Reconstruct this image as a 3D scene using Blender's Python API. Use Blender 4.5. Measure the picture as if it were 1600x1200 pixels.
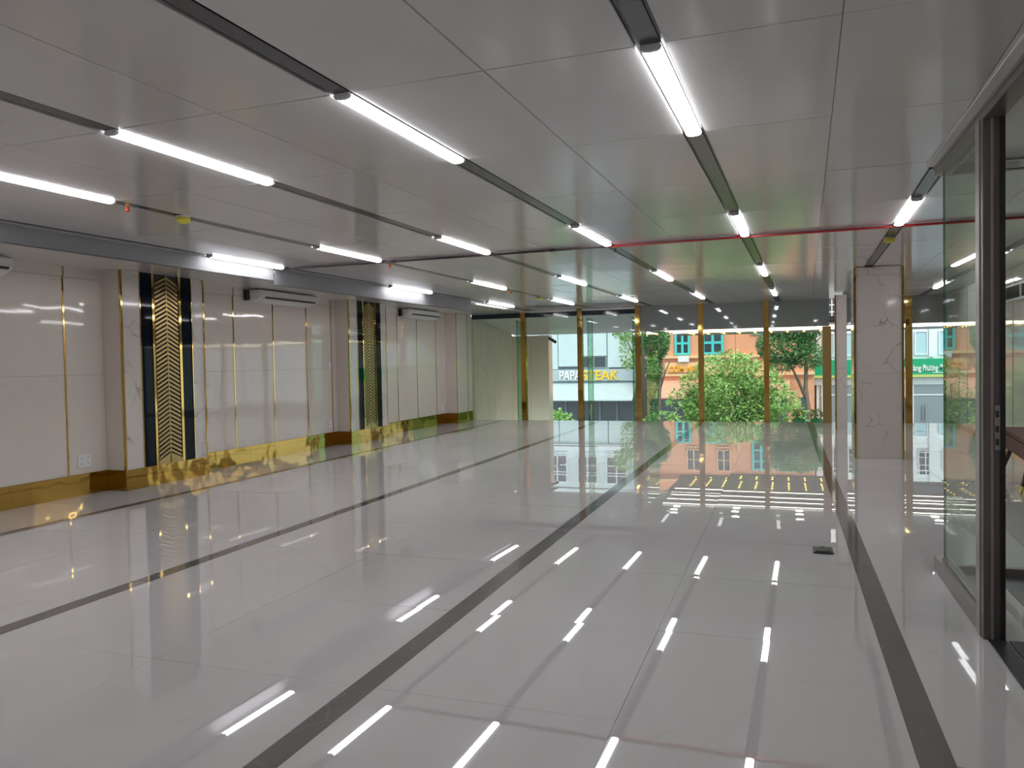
import bpy, bmesh, math, random
from mathutils import Matrix, Vector
random.seed(7)
for o in list(bpy.data.objects): bpy.data.objects.remove(o, do_unlink=True)
SC = bpy.context.scene
COL = SC.collection

# ------------------------------------------------------------------ camera, world, sun, exposure
YAW, PITCH, ROLL = math.radians(19.2115), math.radians(-1.6422), math.radians(-1.0596)
CAM_H = 1.55
CEIL_ROT = math.radians(-1.3248)          # the ceiling grid is turned a little against the floor grid
def camera():
    fw = Vector((-math.sin(YAW)*math.cos(PITCH), math.cos(YAW)*math.cos(PITCH), math.sin(PITCH)))
    r = Vector((math.cos(YAW), math.sin(YAW), 0)); u = r.cross(fw)
    c, s = math.cos(ROLL), math.sin(ROLL)
    R, U = c*r + s*u, -s*r + c*u
    cd = bpy.data.cameras.new('camera'); cd.sensor_width = 36; cd.lens = 1226.92/1600*36
    cd.clip_start = .05; cd.clip_end = 400
    o = bpy.data.objects.new('camera', cd); COL.objects.link(o)
    m = Matrix((R, U, -fw)).transposed().to_4x4(); m.translation = (0, 0, CAM_H)
    o.matrix_world = m
    SC.camera = o
camera()
w = bpy.data.worlds.new('overcast_sky'); SC.world = w; w.use_nodes = True
w.node_tree.nodes['Background'].inputs[0].default_value = (.83, .92, 1, 1)
w.node_tree.nodes['Background'].inputs[1].default_value = 1.4
sd = bpy.data.lights.new('sun', 'SUN'); sd.energy = 1.8; sd.angle = math.radians(15); sd.color = (1, .95, .86)
so = bpy.data.objects.new('sun', sd); COL.objects.link(so); so.rotation_euler = (math.radians(38), math.radians(10), math.radians(25))
SC.view_settings.view_transform = 'Standard'; SC.view_settings.look = 'None'
SC.view_settings.exposure = 0.3; SC.view_settings.gamma = 1; SC.view_settings.use_curve_mapping = False
LIGHT_POWER = 20.0
cy = SC.cycles
cy.use_denoising = True; cy.denoising_input_passes = 'RGB_ALBEDO_NORMAL'; cy.denoising_prefilter = 'ACCURATE'; cy.use_adaptive_sampling = False; cy.max_bounces = 8; cy.diffuse_bounces = 4; cy.glossy_bounces = 6
cy.transmission_bounces = 6; cy.transparent_max_bounces = 24; cy.sample_clamp_indirect = 3
cy.caustics_reflective = False; cy.caustics_refractive = False

# ------------------------------------------------------------------ materials
MATS = {}
def nt(name):
    m = bpy.data.materials.new(name); m.use_nodes = True
    t = m.node_tree; b = t.nodes['Principled BSDF']; MATS[name] = m
    return m, t, b
def N(t, kind, **kw):
    n = t.nodes.new(kind)
    for k, v in kw.items():
        if k.startswith('i_'): n.inputs[int(k[2:])].default_value = v
        else: setattr(n, k, v)
    return n
def wavy(t, b, scale, dist, stretch=(1, 1, 1), detail=1.0):
    g = N(t, 'ShaderNodeNewGeometry'); mp = N(t, 'ShaderNodeMapping'); mp.inputs['Scale'].default_value = stretch
    t.links.new(g.outputs['Position'], mp.inputs['Vector'])
    n = N(t, 'ShaderNodeTexNoise'); n.inputs['Scale'].default_value = scale; n.inputs['Detail'].default_value = detail
    t.links.new(mp.outputs[0], n.inputs['Vector'])
    bp = N(t, 'ShaderNodeBump'); bp.inputs['Strength'].default_value = 1; bp.inputs['Distance'].default_value = dist
    t.links.new(n.outputs['Fac'], bp.inputs['Height']); t.links.new(bp.outputs[0], b.inputs['Normal'])
def plain(name, col, rough=.5, metal=0, wave=None, vary=0, vscale=6, coat=0):
    m, t, b = nt(name)
    b.inputs['Base Color'].default_value = (*col, 1); b.inputs['Roughness'].default_value = rough
    b.inputs['Metallic'].default_value = metal; b.inputs['Coat Weight'].default_value = coat
    b.inputs['Coat Roughness'].default_value = .03
    if vary:
        n = N(t, 'ShaderNodeTexNoise'); n.inputs['Scale'].default_value = vscale; n.inputs['Detail'].default_value = 4
        g = N(t, 'ShaderNodeNewGeometry'); t.links.new(g.outputs['Position'], n.inputs['Vector'])
        r = N(t, 'ShaderNodeValToRGB')
        r.color_ramp.elements[0].position = .3; r.color_ramp.elements[1].position = .7
        r.color_ramp.elements[0].color = (*[c*(1-vary) for c in col], 1); r.color_ramp.elements[1].color = (*[min(1, c*(1+vary)) for c in col], 1)
        t.links.new(n.outputs['Fac'], r.inputs[0]); t.links.new(r.outputs[0], b.inputs['Base Color'])
    if wave: wavy(t, b, *wave)
    return m
def emit(name, col, strength):
    m, t, b = nt(name)
    b.inputs['Base Color'].default_value = (*col, 1)
    b.inputs['Emission Color'].default_value = (*col, 1); b.inputs['Emission Strength'].default_value = strength
    return m
def marble(name, base, cloud, vein, rough, vscale=1.1, vwidth=.02, vamt=.7, wave=None, spec=.5):
    m, t, b = nt(name)
    g = N(t, 'ShaderNodeNewGeometry'); oi = N(t, 'ShaderNodeObjectInfo')
    off = N(t, 'ShaderNodeVectorMath', operation='SCALE'); off.inputs['Scale'].default_value = 9.0
    cx = N(t, 'ShaderNodeCombineXYZ')
    for k in range(3): t.links.new(oi.outputs['Random'], cx.inputs[k])
    t.links.new(cx.outputs[0], off.inputs[0])
    ad = N(t, 'ShaderNodeVectorMath', operation='ADD'); t.links.new(g.outputs['Position'], ad.inputs[0]); t.links.new(off.outputs[0], ad.inputs[1])
    n1 = N(t, 'ShaderNodeTexNoise'); n1.inputs['Scale'].default_value = 1.6; n1.inputs['Detail'].default_value = 6; t.links.new(ad.outputs[0], n1.inputs['Vector'])
    warp = N(t, 'ShaderNodeVectorMath', operation='SCALE'); warp.inputs['Scale'].default_value = .9; t.links.new(n1.outputs['Color'], warp.inputs[0])
    ad2 = N(t, 'ShaderNodeVectorMath', operation='ADD'); t.links.new(ad.outputs[0], ad2.inputs[0]); t.links.new(warp.outputs[0], ad2.inputs[1])
    v = N(t, 'ShaderNodeTexVoronoi', feature='DISTANCE_TO_EDGE'); v.inputs['Scale'].default_value = vscale; t.links.new(ad2.outputs[0], v.inputs['Vector'])
    mr = N(t, 'ShaderNodeMapRange'); mr.inputs[1].default_value = 0; mr.inputs[2].default_value = vwidth; mr.inputs[3].default_value = vamt; mr.inputs[4].default_value = 0
    t.links.new(v.outputs['Distance'], mr.inputs[0])
    n2 = N(t, 'ShaderNodeTexNoise'); n2.inputs['Scale'].default_value = 2.3; n2.inputs['Detail'].default_value = 3; t.links.new(ad.outputs[0], n2.inputs['Vector'])
    br = N(t, 'ShaderNodeMapRange'); br.inputs[1].default_value = .44; br.inputs[2].default_value = .62; t.links.new(n2.outputs['Fac'], br.inputs[0])
    mul = N(t, 'ShaderNodeMath', operation='MULTIPLY'); t.links.new(mr.outputs[0], mul.inputs[0]); t.links.new(br.outputs[0], mul.inputs[1])
    c1 = N(t, 'ShaderNodeMix', data_type='RGBA'); c1.inputs[6].default_value = (*base, 1); c1.inputs[7].default_value = (*cloud, 1); t.links.new(n1.outputs['Fac'], c1.inputs[0])
    c2 = N(t, 'ShaderNodeMix', data_type='RGBA'); c2.inputs[7].default_value = (*vein, 1); t.links.new(c1.outputs[2], c2.inputs[6]); t.links.new(mul.outputs[0], c2.inputs[0])
    t.links.new(c2.outputs[2], b.inputs['Base Color']); b.inputs['Roughness'].default_value = rough
    b.inputs['Specular IOR Level'].default_value = spec
    if wave: wavy(t, b, *wave)
    return m
def glass(name, tint, refl=1.0, rough=0.0):
    m = bpy.data.materials.new(name); m.use_nodes = True; MATS[name] = m
    t = m.node_tree; t.nodes.clear()
    out = N(t, 'ShaderNodeOutputMaterial'); mx = N(t, 'ShaderNodeMixShader'); tr = N(t, 'ShaderNodeBsdfTransparent'); gl = N(t, 'ShaderNodeBsdfGlossy')
    tr.inputs[0].default_value = (*tint, 1); gl.inputs['Roughness'].default_value = rough
    fr = N(t, 'ShaderNodeFresnel'); fr.inputs[0].default_value = 1.45
    g = N(t, 'ShaderNodeNewGeometry'); inv = N(t, 'ShaderNodeMath', operation='SUBTRACT'); inv.inputs[0].default_value = 1
    mu = N(t, 'ShaderNodeMath', operation='MULTIPLY'); mu2 = N(t, 'ShaderNodeMath', operation='MULTIPLY'); mu2.inputs[1].default_value = refl
    t.links.new(g.outputs['Backfacing'], inv.inputs[1]); t.links.new(fr.outputs[0], mu.inputs[0]); t.links.new(inv.outputs[0], mu.inputs[1])
    t.links.new(mu.outputs[0], mu2.inputs[0])
    t.links.new(mu2.outputs[0], mx.inputs[0]); t.links.new(tr.outputs[0], mx.inputs[1]); t.links.new(gl.outputs[0], mx.inputs[2]); t.links.new(mx.outputs[0], out.inputs[0])
    return m

marble('floor_tile', (.68, .665, .66), (.62, .605, .60), (.55, .53, .51), .004, .7, .012, .35, None, 1.0)
marble('strip_stone', (.125, .115, .112), (.165, .155, .15), (.24, .23, .22), .07, 2.0, .02, .5, None, .6)
marble('wall_marble', (.80, .73, .66), (.73, .665, .60), (.56, .48, .40), .04, .55, .006, .55, (1.7, .0016, (1, 1, 1.6)), .48)
marble('vein_marble', (.72, .67, .625), (.64, .595, .55), (.30, .22, .18), .06, 1.9, .022, .8, (1.7, .001))
marble('outer_stone', (.84, .73, .56), (.74, .64, .49), (.42, .35, .26), .12, .8, .02, .4, (2.5, .001))
MATS['floor_tile'].node_tree.nodes['Principled BSDF'].inputs['IOR'].default_value = 2.3
MATS['strip_stone'].node_tree.nodes['Principled BSDF'].inputs['IOR'].default_value = 1.5
plain('grout', (.22, .21, .20), .8)
plain('shadow_gap', (.05, .05, .05), .9)
plain('ceiling_panel', (.62, .61, .60), .13, 0, (1.3, .0035), .015, 3)
plain('ceiling_soffit', (.68, .665, .645), .15, 0, (1.3, .003))
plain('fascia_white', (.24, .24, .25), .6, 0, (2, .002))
plain('track_black', (.022, .023, .03), .35)
plain('track_cover', (.05, .052, .06), .2, .1)
plain('cap_grey', (.80, .79, .78), .5)
emit('led', (.98, .97, 1.0), LIGHT_POWER)
plain('gold', (.58, .38, .11), .05, 1, (2.2, .0022, (1, 1, .7)))
plain('gold_skirting', (.52, .335, .085), .05, 1, (3.2, .0065))
plain('gold_dull', (.50, .35, .15), .28, 1)
plain('black_glass', (.008, .012, .018), .03, 0, (1.4, .0008), 0, 6, 0)
MATS['black_glass'].node_tree.nodes['Principled BSDF'].inputs['Specular IOR Level'].default_value = .08
plain('white_plastic', (.82, .82, .82), .35)
plain('ac_white', (.80, .81, .80), .35)
plain('dark_slot', (.03, .03, .03), .6)
plain('yellow_cap', (.72, .66, .07), .5)
plain('sprinkler_red', (.72, .09, .03), .5)
plain('pipe_red', (.30, .010, .014), .35)
plain('pipe_red_shaded', (.035, .018, .018), .4)  # the red pipe again, with shade put into the colour
plain('brass_small', (.7, .5, .2), .3, 1)
plain('frame_brown', (.20, .18, .17), .3, .6, None, .05)
plain('frame_mid', (.24, .215, .205), .32, .4)
plain('frame_light', (.34, .32, .31), .3, .5)
plain('rubber_black', (.012, .012, .012), .5)
plain('mat_black', (.02, .022, .024), .45)
plain('mat_grey', (.10, .10, .105), .3)
plain('steel', (.5, .5, .5), .25, 1)
plain('spandrel_grey', (.23, .255, .25), .035, 0, (1.2, .0005), 0, 6, .6)
plain('beam_dark', (.018, .03, .04), .08, 0, (1.2, .0005))
plain('trim_white', (.72, .72, .71), .4)
plain('wood_red', (.11, .016, .010), .55, 0, None, .2, 12)
plain('leg_dark', (.03, .015, .012), .35)
glass('window_glass', (.925, .965, .95))
glass('door_glass', (.66, .87, .78), 1.2)
glass('partition_glass', (.90, .945, .925))
plain('glass_edge', (.05, .22, .17), .1)
plain('floor_box', (.07, .07, .07), .35, .6)
# outside
plain('asphalt', (.16, .16, .165), .8, 0, None, .15, 2)
plain('a_wall', (.62, .72, .73), .5, 0, None, .04, 3)
plain('a_panel', (.60, .73, .74), .3, 0, None, .03, 2)
plain('a_band', (.44, .53, .56), .4, 0, None, .05, 3)
plain('awning_white', (.50, .60, .62), .6, 0, None, .03, 2)
plain('letter_white', (.9, .9, .9), .4)
plain('letter_yellow', (.95, .62, .03), .4)
plain('letter_orange', (.95, .45, .03), .4)
plain('shop_dark', (.09, .12, .13), .15)
plain('shop_frame', (.25, .30, .32), .4)
plain('b_orange', (.80, .36, .20), .7, 0, None, .06, 1.5)
plain('b_cream', (.85, .55, .30), .7)
plain('awning_orange', (.78, .38, .26), .6, 0, None, .05, 2)
plain('teal', (.08, .58, .56), .5)
plain('pane_dark', (.05, .07, .08), .1)
plain('bank_white', (.80, .86, .87), .5, 0, None, .03, 3)
plain('bank_blue', (.45, .66, .72), .25)
plain('bank_green', (.0, .36, .16), .4)
plain('bank_lime', (.50, .62, .18), .4)
plain('bark', (.20, .15, .11), .8, 0, None, .2, 10)
plain('canopy_metal', (.34, .35, .35), .3, .6, (2, .006))
plain('louvre_silver', (.84, .85, .84), .25, .25, (6, .012))
plain('canopy_wood', (.13, .075, .05), .5, 0, None, .2, 8)
emit('canopy_led', (1, .90, .78), 5)
emit('canopy_bulb', (1, .62, .12), 4)
emit('canopy_down', (1, .98, .95), 6)
plain('cctv_body', (.10, .10, .10), .4)
plain('pot_green', (.05, .40, .16), .5)
plain('flower_yellow', (.85, .65, .05), .5)
def leaf(name, c1, c2):
    m, t, b = nt(name)
    g = N(t, 'ShaderNodeNewGeometry'); r = N(t, 'ShaderNodeValToRGB')
    r.color_ramp.elements[0].color = (*c1, 1); r.color_ramp.elements[1].color = (*c2, 1)
    t.links.new(g.outputs['Random Per Island'], r.inputs[0]); t.links.new(r.outputs[0], b.inputs['Base Color'])
    b.inputs['Roughness'].default_value = .35
    b.inputs['Subsurface Weight'].default_value = 0
    return m
leaf('leaf_bright', (.12, .32, .05), (.46, .66, .20))
leaf('leaf_dark', (.06, .19, .06), (.22, .42, .15))
leaf('leaf_shrub', (.12, .30, .05), (.36, .60, .15))

# ------------------------------------------------------------------ mesh helpers
def wloc(p):
    v = Vector((0, 0, 0))
    while p: v = v + p.location; p = p.parent
    return v
def link(name, me, parent=None, local=False, mat=None):
    o = bpy.data.objects.new(name, me); COL.objects.link(o)
    if mat: me.materials.append(MATS[mat])
    if parent: o.parent = parent
    return o
def mesh(name, verts, faces, mat, parent=None, smooth=False):
    """verts in the frame of the parent's root (world when the parents are unrotated)"""
    off = wloc(parent) if parent else Vector((0, 0, 0))
    me = bpy.data.meshes.new(name); me.from_pydata([tuple(Vector(v)-off) for v in verts], [], faces); me.update()
    if smooth:
        for p in me.polygons: p.use_smooth = True
    return link(name, me, parent, mat=mat)
BF = [(0, 1, 3, 2), (4, 6, 7, 5), (0, 4, 5, 1), (2, 3, 7, 6), (0, 2, 6, 4), (1, 5, 7, 3)]
def bv(x0, x1, y0, y1, z0, z1): return [(x, y, z) for x in (x0, x1) for y in (y0, y1) for z in (z0, z1)]
class MB:
    def __init__(s): s.v = []; s.f = []
    def add(s, v, f):
        n = len(s.v); s.v += [tuple(q) for q in v]; s.f += [tuple(i+n for i in q) for q in f]; return s
    def box(s, x0, x1, y0, y1, z0, z1): return s.add(bv(x0, x1, y0, y1, z0, z1), BF)
    def tube(s, pts, rads, n=8, caps=True):
        rings = []; pts = [Vector(p) for p in pts]
        for i, p in enumerate(pts):
            d = (pts[min(i+1, len(pts)-1)]-pts[max(i-1, 0)]).normalized()
            a = d.cross(Vector((0, 0, 1)) if abs(d.z) < .9 else Vector((1, 0, 0))).normalized(); b = d.cross(a)
            rings.append([p+(a*math.cos(2*math.pi*k/n)+b*math.sin(2*math.pi*k/n))*rads[i] for k in range(n)])
        v = [q for r in rings for q in r]; f = []
        for i in range(len(pts)-1):
            for k in range(n): f.append((i*n+k, i*n+(k+1) % n, (i+1)*n+(k+1) % n, (i+1)*n+k))
        if caps: f.append(tuple(range(n))[::-1]); f.append(tuple((len(pts)-1)*n+k for k in range(n)))
        return s.add(v, f)
    def lathe(s, c, prof, n=16, axis='z'):
        v = []; f = []
        for r, h in prof:
            for k in range(n):
                a = 2*math.pi*k/n
                v.append((c[0]+r*math.cos(a), c[1]+r*math.sin(a), c[2]+h) if axis == 'z' else (c[0]+h, c[1]+r*math.cos(a), c[2]+r*math.sin(a)))
        for i in range(len(prof)-1):
            for k in range(n): f.append((i*n+k, i*n+(k+1) % n, (i+1)*n+(k+1) % n, (i+1)*n+k))
        f.append(tuple(range(n))[::-1]); f.append(tuple((len(prof)-1)*n+k for k in range(n)))
        return s.add(v, f)
    def prism_y(s, prof, y0, y1):
        """profile of (x, z) swept along y"""
        n = len(prof); v = [(x, y0, z) for x, z in prof]+[(x, y1, z) for x, z in prof]
        f = [(k, (k+1) % n, n+(k+1) % n, n+k) for k in range(n)]+[tuple(range(n))[::-1], tuple(range(n, 2*n))]
        return s.add(v, f)
    def prism_x(s, prof, x0, x1):
        """profile of (y, z) swept along x"""
        n = len(prof); v = [(x0, y, z) for y, z in prof]+[(x1, y, z) for y, z in prof]
        f = [(k, (k+1) % n, n+(k+1) % n, n+k) for k in range(n)]+[tuple(range(n))[::-1], tuple(range(n, 2*n))]
        return s.add(v, f)
    def build(s, name, mat, parent=None, smooth=False, bevel=0):
        o = mesh(name, s.v, s.f, mat, parent, False)
        bm = bmesh.new(); bm.from_mesh(o.data); bmesh.ops.recalc_face_normals(bm, faces=bm.faces)
        if bevel: bmesh.ops.bevel(bm, geom=list(bm.edges), offset=bevel, segments=2, affect='EDGES', clamp_overlap=True)
        bm.to_mesh(o.data); bm.free()
        if smooth:
            for p in o.data.polygons: p.use_smooth = True
        return o
def box(name, x0, x1, y0, y1, z0, z1, mat, parent=None, bevel=0):
    return MB().box(x0, x1, y0, y1, z0, z1).build(name, mat, parent, bevel=bevel)
def empty(name, loc, rz=0):
    o = bpy.data.objects.new(name, None); COL.objects.link(o); o.location = loc; o.rotation_euler = (0, 0, rz); o.empty_display_size = .1
    return o
def tag(o, label, cat, group=None):
    o['label'] = label; o['category'] = cat
    if group: o['group'] = group
    return o
def thing(name, loc, label, cat, group=None, rz=0): return tag(empty(name, loc, rz), label, cat, group)
def struct(o): o['kind'] = 'structure'; return o
def dup(o, parent=None, loc=None):
    c = o.copy(); COL.objects.link(c); c.parent = parent
    if loc is not None: c.location = loc
    return c
def ceil_pt(u, v, z=0):
    c, s = math.cos(CEIL_ROT), math.sin(CEIL_ROT)
    return Vector((u*c - v*s, u*s + v*c, z))
def text_mesh(name, s, size, depth, mat, parent, loc, width=None, bold=0.0):
    cu = bpy.data.curves.new('text', 'FONT'); cu.body = s; cu.size = size; cu.extrude = depth; cu.offset = bold
    t = bpy.data.objects.new('text', cu); COL.objects.link(t)
    bpy.context.view_layer.update()
    me = bpy.data.meshes.new_from_object(t.evaluated_get(bpy.context.evaluated_depsgraph_get()))
    bpy.data.objects.remove(t, do_unlink=True)
    xs = [v.co.x for v in me.vertices]; x0, x1 = min(xs), max(xs); k = (width/(x1-x0)) if width else 1
    off = wloc(parent)
    for v in me.vertices:
        x, y, z = v.co
        v.co = Vector((loc[0]+(x-x0)*k, loc[1]-z, loc[2]+y))-off
    me.materials.clear(); me.name = name
    return link(name, me, parent, mat=mat)

ZC = 2.86                      # main ceiling height
YB, YF = -3.0, 19.5            # back wall and window plane
XL, XR = -8.2, 3.35

# ------------------------------------------------------------------ floor
floor = struct(box('floor', XL, XR, YB, YF+.12, -.20, -.012, 'grout'))
rows = [3.28+1.18*k for k in range(-6, 15)]
rows = [r for r in rows if YB < r < YF]
rows = [YB]+rows+[YF+.10]
cols = [(XL, -7.10), (-6.97, -5.735), (-5.735, -4.505), (-4.375, -3.185), (-3.185, -1.995), (-1.865, -.70), (-.70, .465), (.595, 1.79), (1.79, 2.60), (2.60, XR)]
strips = [(-7.10, -6.97), (-4.505, -4.375), (-1.995, -1.865), (.465, .595)]
tile_cache = {}
def tile(name, x0, x1, y0, y1, mat, gap=.0012, tilt=.06):
    w_, d_ = round(x1-x0-2*gap, 4), round(y1-y0-2*gap, 4); key = (w_, d_, mat)
    if key not in tile_cache:
        mb = MB(); nx, ny = (2, 6) if w_ > .3 else (1, 1); bow = .00055 if w_ > .3 else 0     # polished tiles are crowned by half a millimetre
        g_ = [(-w_/2+w_*i/nx, -d_/2+d_*j/ny, bow*(1-(2*j/ny-1)**2)*(1-.2*(2*i/nx-1)**2)-bow*.5) for i in range(nx+1) for j in range(ny+1)]
        mb.add(g_, [(i*(ny+1)+j, (i+1)*(ny+1)+j, (i+1)*(ny+1)+j+1, i*(ny+1)+j+1) for i in range(nx) for j in range(ny)])
        mb.add(bv(-w_/2, w_/2, -d_/2, d_/2, -.012, -bow*.5), [BF[0], BF[1], BF[2], BF[3], BF[4]])
        m = mesh(name, mb.v, mb.f, mat, None, False); tile_cache[key] = m.data
        for p in list(m.data.polygons)[:nx*ny]: p.use_smooth = True
        bpy.data.objects.remove(m)
    o = bpy.data.objects.new(name, tile_cache[key]); COL.objects.link(o); o.parent = floor
    o.location = ((x0+x1)/2, (y0+y1)/2, 0)
    t = math.radians(tilt); o.rotation_euler = (random.gauss(0, t), random.gauss(0, t), 0)
    return o
for i in range(len(rows)-1):
    for a, b in cols: tile('tile', a, b, rows[i], rows[i+1], 'floor_tile')
    for a, b in strips: tile('strip_tile', a, b, rows[i], rows[i+1], 'strip_stone', .0002, .012)

# ------------------------------------------------------------------ ceiling (its grid is turned by CEIL_ROT)
TRK = {5: -6.55, 4: -5.07, 3: -3.58, 2: -2.10, 1: -.60, 0: .885, -1: 2.42}
TW = .062                        # half width of a track
ceiling = MB().box(-7.2, 4.4, YB-.4, 20.4, ZC+.10, ZC+.16).build('ceiling', 'shadow_gap'); struct(ceiling); ceiling.rotation_euler.z = CEIL_ROT
V1 = [8.79-1.37*k for k in range(9, -1, -1)]
V2 = [8.86+1.43*k for k in range(8)]
prow = [(V1[i], V1[i+1]) for i in range(len(V1)-1)]+[(V2[i], V2[i+1]) for i in range(len(V2)-1)]
prow[-1] = (prow[-1][0], 19.55)
us = sorted(TRK.values())
pcol = [(-6.72, us[0]-TW)]
for i in range(len(us)-1):
    a, b = us[i]+TW, us[i+1]-TW; pcol += [(a, (a+b)/2), ((a+b)/2, b)]
pcol.append((us[-1]+TW, 3.32))
pc = {}
def ceil_panel(u0, u1, v0, v1):
    g = .001; w_, d_ = round(u1-u0-2*g, 3), round(v1-v0-2*g, 3)
    if (w_, d_) not in pc:
        n = 2; mb = MB().box(-w_/2, w_/2, -d_/2, d_/2, 0, .03)
        m = mb.build('panel', 'ceiling_panel', bevel=.0025 if w_ > .2 else 0); pc[(w_, d_)] = m.data; bpy.data.objects.remove(m)
    o = bpy.data.objects.new('panel', pc[(w_, d_)]); COL.objects.link(o); o.parent = ceiling
    o.location = ((u0+u1)/2, (v0+v1)/2, ZC); o.rotation_euler = (random.gauss(0, .0010), random.gauss(0, .0010), 0)
for v0, v1 in prow:
    for u0, u1 in pcol:
        if v1 < 6.3 and u0 > .6 and u0 < .9: continue
        ceil_panel(u0, u1, v0, v1)
for v0, v1 in prow:                # where the sixth track has not begun, a plain infill closes the grid
    if v1 < 6.3:
        ceil_panel(.885-TW-.0, .885+TW, v0, v1)
        for u0, u1 in pcol:
            if .6 < u0 < .9: ceil_panel(u0, u1, v0, v1)
for v0, v1 in prow:
    if v0 > 12.6: ceil_panel(.885-TW, .885+TW, v0, v1)
# lower soffit beside the left wall
sofl = []
ys = [YB]+[-1.2+1.9*k for k in range(11)]+[YF]
for a, b in zip(ys[:-1], ys[1:]):
    def e(yy): return -6.70-math.tan(CEIL_ROT)*yy
    mb = MB(); z0, z1 = 2.80, 2.83; g = .002
    mb.add([(XL, a+g, z0), (e(a), a+g, z0), (e(b), b-g, z0), (XL, b-g, z0), (XL, a+g, z1), (e(a), a+g, z1), (e(b), b-g, z1), (XL, b-g, z1)],
           [(0, 1, 2, 3), (4, 7, 6, 5), (0, 4, 5, 1), (1, 5, 6, 2), (2, 6, 7, 3), (3, 7, 4, 0)])
    o = mb.build('soffit_panel', 'ceiling_soffit'); o.parent = ceiling
    o.matrix_parent_inverse = Matrix.Rotation(-CEIL_ROT, 4, 'Z')
# hanging white fascia strips below the ceiling edge
def fascia(v0, v1, zb, label):
    t = thing('ceiling_fascia', ceil_pt(-6.70, (v0+v1)/2, zb), label, 'fascia', None, CEIL_ROT)
    L = (v1-v0)/2; me = MB().box(-.02, .012, -L, L, 0, ZC-zb-.002).box(-.032, .02, -L, L, 0, .012)
    o = me.build('board', 'fascia_white'); o.parent = t
    o2 = MB().box(-.06, -.02, -L, L, ZC-zb-.04, ZC-zb-.002).build('hanging_rail', 'cap_grey'); o2.parent = t
fascia(-2.6, 8.80, 2.695, 'long white fascia strip along the left ceiling edge, nearer piece')
fascia(8.84, 15.45, 2.64, 'white fascia strip along the left ceiling edge, farther and deeper piece')

# tracks and linear lights
ORD = {5: 'first', 4: 'second', 3: 'third', 2: 'fourth', 1: 'fifth', 0: 'sixth', -1: 'seventh'}
EXTRA = {5: 'beside the white fascia', 0: 'ending at the marble pillar', -1: 'beyond the glass partition'}
TV = {k: (-2.6, 19.45) for k in TRK}; TV[0] = (6.33, 12.75); TV[-1] = (-2.6, 19.45)
for k, u in TRK.items():
    v0, v1 = TV[k]
    lab = 'dark recessed light track in the ceiling, %s from the left wall' % ORD[k]
    if k in EXTRA: lab = 'dark recessed ceiling light track, %s from the left wall, %s' % (ORD[k], EXTRA[k])
    t = thing('light_track', ceil_pt(u, (v0+v1)/2, ZC), lab, 'light track', 'ceiling light tracks', CEIL_ROT)
    L = (v1-v0)/2
    o = MB().box(-.044, .044, -L, L, .006, .022).build('cover', 'track_cover' ); o.parent = t
    for s in (-1, 1):
        a, b = sorted((s*.046, s*(TW-.002)))
        o = MB().box(a, b, -L, L, .012, .06).build('side_slot', 'track_black'); o.parent = t
LV = [(-.81, .56), (3.32, 4.70), (7.43, 8.80), (11.72, 13.25), (16.0, 17.65)]
NTH = ['one behind the camera', 'nearest', 'second', 'third', 'farthest']
def half_round(w2, h, n=7):
    return [(-w2, .0)]+[(-w2*math.cos(math.pi*k/(n-1))*1.0, -.006-(h-.006)*math.sin(math.pi*k/(n-1))**.6) for k in range(n)]+[(w2, .0)]
def lin_light(k, i):
    v0, v1 = LV[i]; u = TRK[k]
    row = 'the %s track from the left wall' % ORD[k]
    if k == 0: row = 'the track in front of the marble pillar'
    if k == -1: row = 'the track beyond the glass partition'
    lab = 'glowing white linear light, %s in %s' % (NTH[i] if k not in (0, -1) else {2: 'only one', 1: 'unseen one added inside the doorway', 3: 'nearer one', 4: 'farther one'}[i], row)
    t = thing('linear_light', ceil_pt(u, (v0+v1)/2, ZC), lab, 'ceiling light', 'linear ceiling lights', CEIL_ROT)
    L = (v1-v0)/2
    o = MB().prism_y(half_round(.043, .022), -L+.019, L-.019).build('diffuser', 'led'); o.parent = t
    for s in (-1, 1):
        a, b = sorted((s*(L-.02), s*L))
        o = MB().prism_y(half_round(.045, .024), a, b).build('end_cap', 'cap_grey'); o.parent = t
    o = MB().box(-.04, .04, -L, L, .0, .006).build('housing', 'cap_grey'); o.parent = t
for k in (5, 4, 3, 2, 1):
    for i in range(5): lin_light(k, i)
lin_light(0, 2)
for i in (3, 4): lin_light(-1, i)
lin_light(-1, 1)  # out of view, added to brighten the ceiling at the right
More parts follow.
